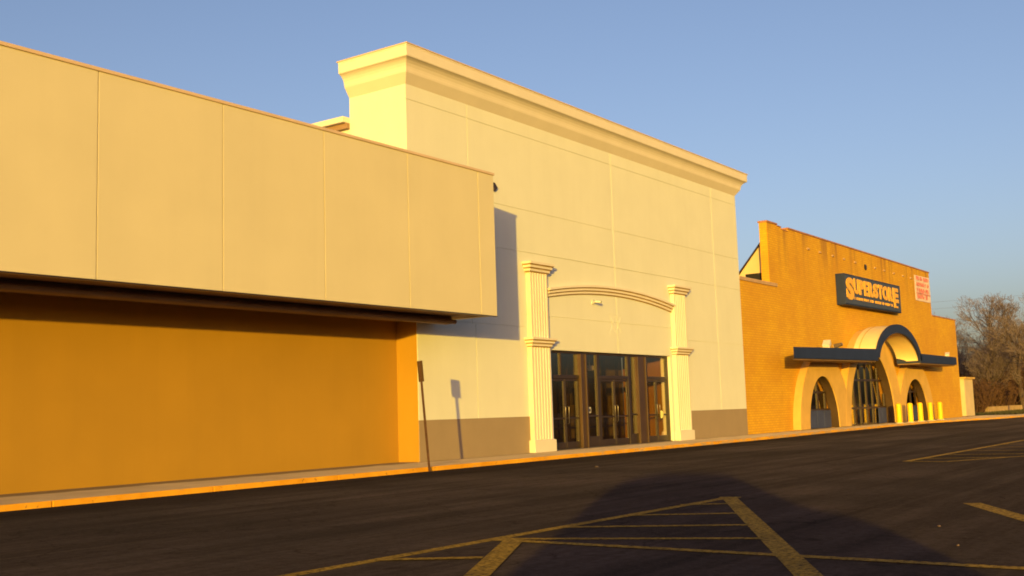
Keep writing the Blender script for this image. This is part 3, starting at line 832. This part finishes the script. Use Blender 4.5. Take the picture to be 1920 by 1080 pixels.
# ---------------------------------------------------------------- shed, verge
sh = empty('utility_shed', (80, 19, 0), 'pale block utility shed beyond the far corner of the brick store', 'shed')
m = MB(); m.box(79.2, 81.6, 18.55, 20.8, -.03, 2.62); part('wall', m, 'shed', sh)
m = MB(); m.box(79.05, 81.75, 18.4, 20.9, 2.62, 2.74); part('roof', m, 'concrete', sh)
m = MB(); pts = []
m.prism([(82,15.7),(104,14.6),(140,14),(140,21),(110,24),(82,19.5)], 'z', -.02, .05)
structure('verge', m, 'field')
g_ = MB(); rr = random.Random(5)
for i in range(5200):
    x = rr.uniform(84, 104); y = rr.uniform(15.4, 19.6); h_ = rr.uniform(.10, .28); a = rr.uniform(0, 6.28); q = .03
    g_.add([(x-q*math.cos(a), y-q*math.sin(a), .04), (x+q*math.cos(a), y+q*math.sin(a), .04), (x+rr.uniform(-.1,.1), y+rr.uniform(-.1,.1), .04+h_)], [(0,1,2)])
o = part('grass', g_, 'grass'); o['kind'] = 'stuff'; o['label'] = 'dark winter grass on the verge below the trees'
m = MB(); m.box(98, 118, 21.2, 22.6, -.02, .55)
for i in range(8): m.box(98+2.5*i+.05, 98+2.5*i+2.45, 21.15, 21.199, .02, .5)
thing1('low_wall', m, 'walk', 'low pale concrete wall standing in front of the bare trees', 'wall', (108, 21.9, 0))

# ---------------------------------------------------------------- bare winter trees
def grow_tree(seed, H, spread, trunk_r, forks=2, twig_n=3):
    rr = random.Random(seed); wood = MB(); tw = MB()
    def rv(k): return Vector((rr.uniform(-k,k), rr.uniform(-k,k), rr.uniform(-k,k)))
    def branch(p, d, L, r, lev):
        n_ = 4 if lev < 2 else 3
        pts = [p.copy()]; rad = [r]
        dd = d.copy()
        for i in range(n_):
            dd = (dd + rv(.16 + .05*lev) + Vector((0,0,.05 if lev else .02))).normalized()
            pts.append(pts[-1] + dd*(L/n_)); rad.append(max(.007, r*(1-.62*(i+1)/n_)))
        (wood if lev < 3 else tw).tube(pts, rad, 7 if lev == 0 else (5 if lev < 3 else 3), cap=False)
        if lev >= 5: return
        kids = {0: rr.randint(6, 8), 1: rr.randint(5, 7), 2: rr.randint(4, 6), 3: rr.randint(3, 4), 4: twig_n-1}[lev]
        for c_ in range(kids):
            t = rr.uniform(.30 if lev == 0 else .2, 1.0); f_ = t*n_; i = min(n_-1, int(f_)); q = pts[i].lerp(pts[i+1], f_-i)
            ax = (pts[i+1]-pts[i]).normalized(); side = ax.cross(rv(1)).normalized()
            ang = rr.uniform(.40, .85)*spread
            nd = (ax*math.cos(ang) + side*math.sin(ang)).normalized()
            branch(q, nd, L*rr.uniform(.42, .66)*(1.12-.3*t), max(.008, rad[i]*rr.uniform(.42, .6)), lev+1)
    for k in range(forks):
        d = Vector((rr.uniform(-.22,.22)*(forks > 1), rr.uniform(-.22,.22)*(forks > 1), 1)).normalized()
        branch(Vector((rr.uniform(-.15,.15)*(forks > 1), rr.uniform(-.15,.15)*(forks > 1), -.1)), d, H*.62, trunk_r*rr.uniform(.8, 1), 0)
    return wood, tw
def tree_mesh(seed, H, spread, r, forks, tn, cm='twig'):
    w_, t_ = grow_tree(seed, H, spread, r, forks, tn)
    zmax = max(v[2] for v in t_.v); s_ = H/zmax
    for mb in (w_, t_): mb.v = [(x*s_, y*s_, z*s_) for x, y, z in mb.v]
    a = bpy.data.meshes.new('limbs'); a.from_pydata(w_.v, [], w_.f); a.materials.append(M['bark'])
    for p in a.polygons: p.use_smooth = True
    b = bpy.data.meshes.new('twigs'); b.from_pydata(t_.v, [], t_.f); b.materials.append(M[cm])
    return a, b
TM = [tree_mesh(21, 10.5, 1.05, .24, 2, 3), tree_mesh(34, 10.8, .75, .20, 2, 3), tree_mesh(55, 9.5, 1.0, .18, 1, 4), tree_mesh(77, 9, .85, .16, 3, 3)]
def add_tree(k, x, y, s, rot, label, z=-.03):
    e = empty('bare_tree', (x, y, z), label, 'tree', 'bare winter trees beyond the brick store')
    e.rotation_euler.z = rot; e.scale = (s, s, s)
    for nm, me in zip(('trunk', 'crown'), TM[k]):
        o = bpy.data.objects.new(nm, me); COL.objects.link(o); o.parent = e
    return e
TREES = [
 (0, 104, 24.9, .90, .3, 'broad bare tree nearest the brick store, its crown leaning over the shed'),
 (2, 112, 26.6, .86, 1.7, 'thin bare tree half hidden behind the brick corner'),
 (1, 108, 22.6, 1.02, 2.2, 'tall upright bare tree in the middle of the winter tree row'),
 (3, 101, 21.6, .82, 4.0, 'smaller many stemmed bare tree behind the low concrete wall'),
 (1, 112, 20.9, 1.05, .9, 'tall slender bare tree second from the edge of the photo'),
 (0, 118, 19.9, 1.10, 3.3, 'spreading bare tree at the outer edge of the photo'),
 (2, 124, 24.9, 1.10, 5.0, 'farther bare tree showing between the tall upright one and the broad one'),
 (3, 126, 22.3, 1.15, 2.9, 'far many stemmed bare tree behind the upright ones'),
 (2, 100, 18.0, .95, 2.4, 'bare tree at the end of the row by the grass verge'),
 (1, 122, 28.9, .8, 2.0, 'bare tree farthest back behind the brick store parapet'),
]
for t_ in TREES: add_tree(*t_)

def shrub_mesh(seed, H, Wd, n_):
    rr = random.Random(seed); mb = MB()
    for i in range(n_):
        a = rr.uniform(0, 6.283); r0 = Wd*.35*math.sqrt(rr.random()); p = Vector((r0*math.cos(a), r0*math.sin(a), 0))
        d = Vector((math.cos(a)*rr.uniform(0,.55), math.sin(a)*rr.uniform(0,.55), 1)).normalized()
        L = H*rr.uniform(.55, 1); pts = [p]
        for k in range(3):
            d = (d+Vector((rr.uniform(-.25,.25), rr.uniform(-.25,.25), 0))).normalized(); pts.append(pts[-1]+d*L/3)
        mb.tube(pts, [.022, .018, .013, .008], 3, cap=False)
        for q in range(9):
            t = rr.uniform(.15, 1)*3; i0 = min(2, int(t)); s0 = pts[i0].lerp(pts[i0+1], t-i0)
            dd = (d+Vector((rr.uniform(-1,1), rr.uniform(-1,1), rr.uniform(-.2,.7)))).normalized()
            mb.tube([s0, s0+dd*rr.uniform(.25,.6)*H*.28], [.012, .006], 3, cap=False)
            for z_ in range(2):                            # a few dead leaves still on the stems
                c_ = s0+dd*rr.uniform(.1,.5)*H*.28; u_ = Vector((rr.uniform(-1,1), rr.uniform(-1,1), rr.uniform(-1,1))).normalized()*.07; v_ = u_.orthogonal().normalized()*.045
                mb.add([c_-u_, c_+v_, c_+u_, c_-v_], [(0,1,2,3)])
    me = bpy.data.meshes.new('stems'); me.from_pydata([tuple(v) for v in mb.v], [], mb.f); me.materials.append(M['brush']); return me
SM = [shrub_mesh(4, 2.8, 3.2, 170), shrub_mesh(9, 3.4, 3.6, 190)]
SH = [(0, 97, 22.4, 1.0, 'dense brown thicket bush closest to the pale shed'), (1, 100, 22.9, 1.0, 'tall brown bush just behind the one next to the shed'),
      (0, 106, 22.8, 1.15, 'brown bush standing behind the low wall at its near end'), (1, 110, 22.9, .95, 'brown bush behind the middle of the low concrete wall'),
      (0, 115, 22.7, 1.2, 'brown bush behind the far end of the low wall'), (1, 118, 21.4, 1.1, 'reddish brown bush past the far end of the low wall'),
      (1, 122, 20.6, 1.2, 'brown bush at the outer edge of the photo under the spreading tree'), (0, 112, 25.2, 1.5, 'large brown bush deep under the trees'),
      (1, 120, 24.2, 1.5, 'large brown bush farthest back in the thicket')]
for k, x, y, s, lb in SH:
    o = bpy.data.objects.new('bush', SM[k]); COL.objects.link(o); o.location = (x, y, -.03); o.scale = (s,)*3; o.rotation_euler.z = x*1.7
    tag(o, lb, 'bush', 'leafless brown bushes under the trees')
def thicket(name, rr, n_, fx, label):
    mb = MB()
    for i in range(n_):
        p = fx(); h_ = rr.uniform(2.5, 7.5)
        d = Vector((rr.uniform(-.18,.18), rr.uniform(-.18,.18), 1)); q1 = p+d*h_*.5; q2 = q1+(d+Vector((rr.uniform(-.3,.3), rr.uniform(-.3,.3), 0)))*h_*.5
        mb.tube([p, q1, q2], [.05, .035, .012], 3, cap=False)
        for k in range(5):
            s0 = p.lerp(q2, rr.uniform(.3,1)); mb.tube([s0, s0+Vector((rr.uniform(-1,1), rr.uniform(-1,1), rr.uniform(.2,1)))*h_*.16], [.022, .01], 3, cap=False)
    o = part(name, mb, 'brush'); o['kind'] = 'stuff'; o['label'] = label
rr = random.Random(12)
thicket('distant_thicket', rr, 2600, lambda: Vector((rr.uniform(128, 190), rr.uniform(10, 60), -.03)), 'far brown winter wood seen as one mass behind the trees')

rr = random.Random(31)
thicket('far_wood', rr, 1500, lambda: (lambda t: Vector((40+190*t+rr.uniform(-8,8), -95+40*t+rr.uniform(-8,8), -.03)))(rr.random()), 'far wood across the lot, mirrored in the store door glass')

# overhead wires beyond the roofs
for i, (za, zb_, lb) in enumerate(((14.6, 14.9, 'upper thin overhead wire crossing the sky above the bare trees'), (13.7, 14.0, 'lower thin overhead wire crossing the sky above the bare trees'))):
    m = MB(); pts = [(150, 70-110*t, za+(zb_-za)*t-2.0*4*t*(1-t)*.35) for t in [j/24 for j in range(25)]]
    m.tube(pts, .009, 5); thing1('overhead_wire', m, 'plate', lb, 'wire', (150, 15, 0), 'overhead wires')

# scraps on the asphalt
for (x, y, s, lb) in ((11.06, 2.92, .022, 'tiny pale scrap of litter on the asphalt, nearer the painted stall line end'), (9.66, 2.41, .02, 'tiny pale scrap of litter on the asphalt near the long painted line'), (20.68, 12.54, .05, 'pale scrap of paper lying out in the drive lane before the glass doors')):
    m = MB(); rr = random.Random(int(x*10)); pts = [(s*math.cos(a)*rr.uniform(.6,1), s*math.sin(a)*rr.uniform(.6,1)) for a in (0,1.1,2.2,3.2,4.2,5.3)]
    m.add([(x+a, y+b, .004) for a, b in pts]+[(x+a*.8, y+b*.8, .01+s*.4*rr.random()) for a, b in pts], [(0,1,2,3,4,5),(6,7,8,9,10,11)]+[(i,(i+1)%6,6+(i+1)%6,6+i) for i in range(6)])
    thing1('litter', m, 'plate', lb, 'litter', (x, y, 0), 'scraps of litter')

# ---------------------------------------------------------------- the parked car whose shadow falls across the lot
car = empty('parked_car', (-3.0, -2.1, 0), 'dark estate car parked behind the viewpoint, its domed shadow lying across the lot', 'car')
cx0, cyc = -5.16, -2.1
st = [ # x along, half width, sill z, belt z, (roof half width, roof z) or bonnet
 (0.00,.70,.55,1.05,.55,1.12),(.10,.80,.42,1.15,.62,1.45),(.45,.86,.36,1.18,.64,1.80),(.95,.875,.34,1.18,.64,1.885),(1.7,.88,.33,1.18,.64,1.90),
 (2.35,.88,.33,1.17,.62,1.84),(2.75,.88,.33,1.16,.62,1.66),(3.20,.88,.33,1.15,.66,1.30),(3.45,.875,.34,1.14,.72,1.20),(4.0,.85,.36,1.06,.68,1.13),(4.3,.78,.42,.92,.60,1.0),(4.42,.66,.52,.78,.5,.84)]
def section(s_):
    x, w_, zs, zbelt, wr, zr = s_; X_ = cx0+x
    half = [(w_*.86, zs), (w_, zs+.18), (w_*1.0, zs+(zbelt-zs)*.6), (w_*.965, zbelt), (wr+(w_*.965-wr)*.45, zbelt+(zr-zbelt)*.55), (wr*.98, zbelt+(zr-zbelt)*.90), (wr*.70, zr-.012*(zr-zbelt)), (0, zr)]
    return [(X_, cyc+a, z) for a, z in half] + [(X_, cyc-a, z) for a, z in half[-2::-1]]
m = MB(); secs = [section(s_) for s_ in st]; K = len(secs[0])
vs = [p for s_ in secs for p in s_]
fs = [(i*K+j, i*K+(j+1) % K, (i+1)*K+(j+1) % K, (i+1)*K+j) for i in range(len(st)-1) for j in range(K)]
fs += [tuple(range(K)), tuple(range((len(st)-1)*K, len(st)*K))]
m.add(vs, fs); body = part('body', m, 'carpaint', car, smooth=True)
ss = body.modifiers.new('sub', 'SUBSURF'); ss.levels = 1; ss.render_levels = 2
for sd in (1, -1):
    for xa, xb in ((.62, 1.52), (1.60, 2.55)):
        m = MB(); q = []
        for x_, zlo, zhi in ((xa, 1.22, 1.66), (xb, 1.21, 1.64 if xb < 2 else 1.50)):
            for z_ in (zlo, zhi):
                wbelt, wr = .848, .64; t_ = (z_-1.18)/.70; q.append((cx0+x_, cyc+sd*(wbelt+(wr-wbelt)*t_*.9+.012), z_))
        m.add(q+[(a, b-sd*.02, c) for a, b, c in q], [(0,2,3,1),(4,5,7,6),(0,1,5,4),(2,6,7,3),(1,3,7,5),(0,4,6,2)]); part('side_window', m, 'carglass', car)
    m = MB(); m.box(cx0+2.55, cx0+2.75, cyc+sd*.90-.09, cyc+sd*.90+.09, 1.16, 1.30); part('wing_mirror', m, 'carpaint', car, bevel=.03)
    m = MB(); m.box(cx0+4.20, cx0+4.40, cyc+sd*.58-.13, cyc+sd*.58+.13, .78, .90); part('headlight', m, 'paper', car, bevel=.03)
    m = MB(); m.box(cx0-.01, cx0+.10, cyc+sd*.68-.08, cyc+sd*.68+.08, .80, 1.10); part('tail_light', m, 'red', car, bevel=.02)
    for wx in (.80, 3.52):
        m = MB(); prof_ = [(.20,-.11),(.29,-.115),(.33,-.09),(.34,0),(.33,.09),(.29,.115),(.20,.11)]
        m.lathe((0,0,0), prof_, 24); m.v = [(cx0+wx+x, cyc+sd*.80+z, .34+y) for x, y, z in m.v]; wh = part('wheel', m, 'rubber', car)
        m = MB(); m.lathe((0,0,0), [(.21,.06),(.20,.118),(.06,.122),(.03,.13)], 20); m.v = [(cx0+wx+x, cyc+sd*(.80+z), .34+y) for x, y, z in m.v]; part('rim', m, 'handle', wh)
m = MB(); m.box(cx0-.03, cx0+.12, cyc-.7, cyc+.7, .45, .68); part('rear_bumper', m, 'rubber', car, bevel=.04)
m = MB(); m.box(cx0+4.30, cx0+4.45, cyc-.62, cyc+.62, .42, .62); part('front_bumper', m, 'rubber', car, bevel=.04)
m = MB(); m.add([(cx0+2.52,cyc-.52,1.80),(cx0+2.52,cyc+.52,1.80),(cx0+3.18,cyc+.62,1.335),(cx0+3.18,cyc-.62,1.335),(cx0+2.52,cyc-.52,1.76),(cx0+2.52,cyc+.52,1.76),(cx0+3.18,cyc+.62,1.29),(cx0+3.18,cyc-.62,1.29)], [(0,1,2,3),(7,6,5,4),(0,4,5,1),(1,5,6,2),(2,6,7,3),(3,7,4,0)]); part('windscreen', m, 'carglass', car)

# ---------------------------------------------------------------- light
AZ, EL = 62.3, 4.3                                         # direction the light travels (from +y towards +x), sun height
trav = Vector((math.sin(R(AZ))*math.cos(R(EL)), math.cos(R(AZ))*math.cos(R(EL)), -math.sin(R(EL))))
sun = bpy.data.lights.new('sun', 'SUN'); sun.energy = 4.0; sun.angle = R(.5); sun.color = (1, .63, .065)
so = bpy.data.objects.new('sun', sun); COL.objects.link(so); so.rotation_euler = trav.to_track_quat('-Z', 'Y').to_euler()
world = bpy.data.worlds.new('World'); scene.world = world; world.use_nodes = True
nt = world.node_tree; nt.nodes.clear()
out = nt.nodes.new('ShaderNodeOutputWorld'); bg = nt.nodes.new('ShaderNodeBackground'); sky = nt.nodes.new('ShaderNodeTexSky')
sky.sky_type = 'NISHITA'; sky.sun_disc = False; sky.sun_elevation = R(EL); sky.sun_rotation = R(AZ+180)
sky.air_density = .72; sky.dust_density = 3.2; sky.ozone_density = 1.15
bg.inputs['Strength'].default_value = .15
wb = nt.nodes.new('ShaderNodeMix'); wb.data_type = 'RGBA'; wb.blend_type = 'MULTIPLY'; wb.inputs[0].default_value = 1
wb.inputs[7].default_value = (1.18, 1.07, 1.19, 1)            # white balance of the photograph
nt.links.new(sky.outputs[0], wb.inputs[6]); nt.links.new(wb.outputs[2], bg.inputs[0]); nt.links.new(bg.outputs[0], out.inputs[0])

# ---------------------------------------------------------------- camera
cam = bpy.data.cameras.new('camera'); cam.sensor_width = 36; cam.lens = 36*2060.6/1920; cam.clip_end = 4000; cam.clip_start = .05
co = bpy.data.objects.new('camera', cam); COL.objects.link(co)
ya, pi, ro = R(54.699), R(6.546), R(-1.8326)
fw = Vector((math.sin(ya)*math.cos(pi), math.cos(ya)*math.cos(pi), math.sin(pi)))
rt = Vector((math.cos(ya), -math.sin(ya), 0)); upv = rt.cross(fw)
r2 = rt*math.cos(ro)+upv*math.sin(ro); u2 = -rt*math.sin(ro)+upv*math.cos(ro)
mt = Matrix((r2, u2, -fw)).transposed().to_4x4(); mt.translation = (0, 0, 1.2); co.matrix_world = mt
scene.camera = co
vs_ = scene.view_settings; vs_.view_transform = 'Standard'; vs_.look = 'None'; vs_.gamma = 1; vs_.exposure = .72
scene.cycles.max_bounces = 6; scene.cycles.transparent_max_bounces = 12
scene.cycles.filter_width = 1.8
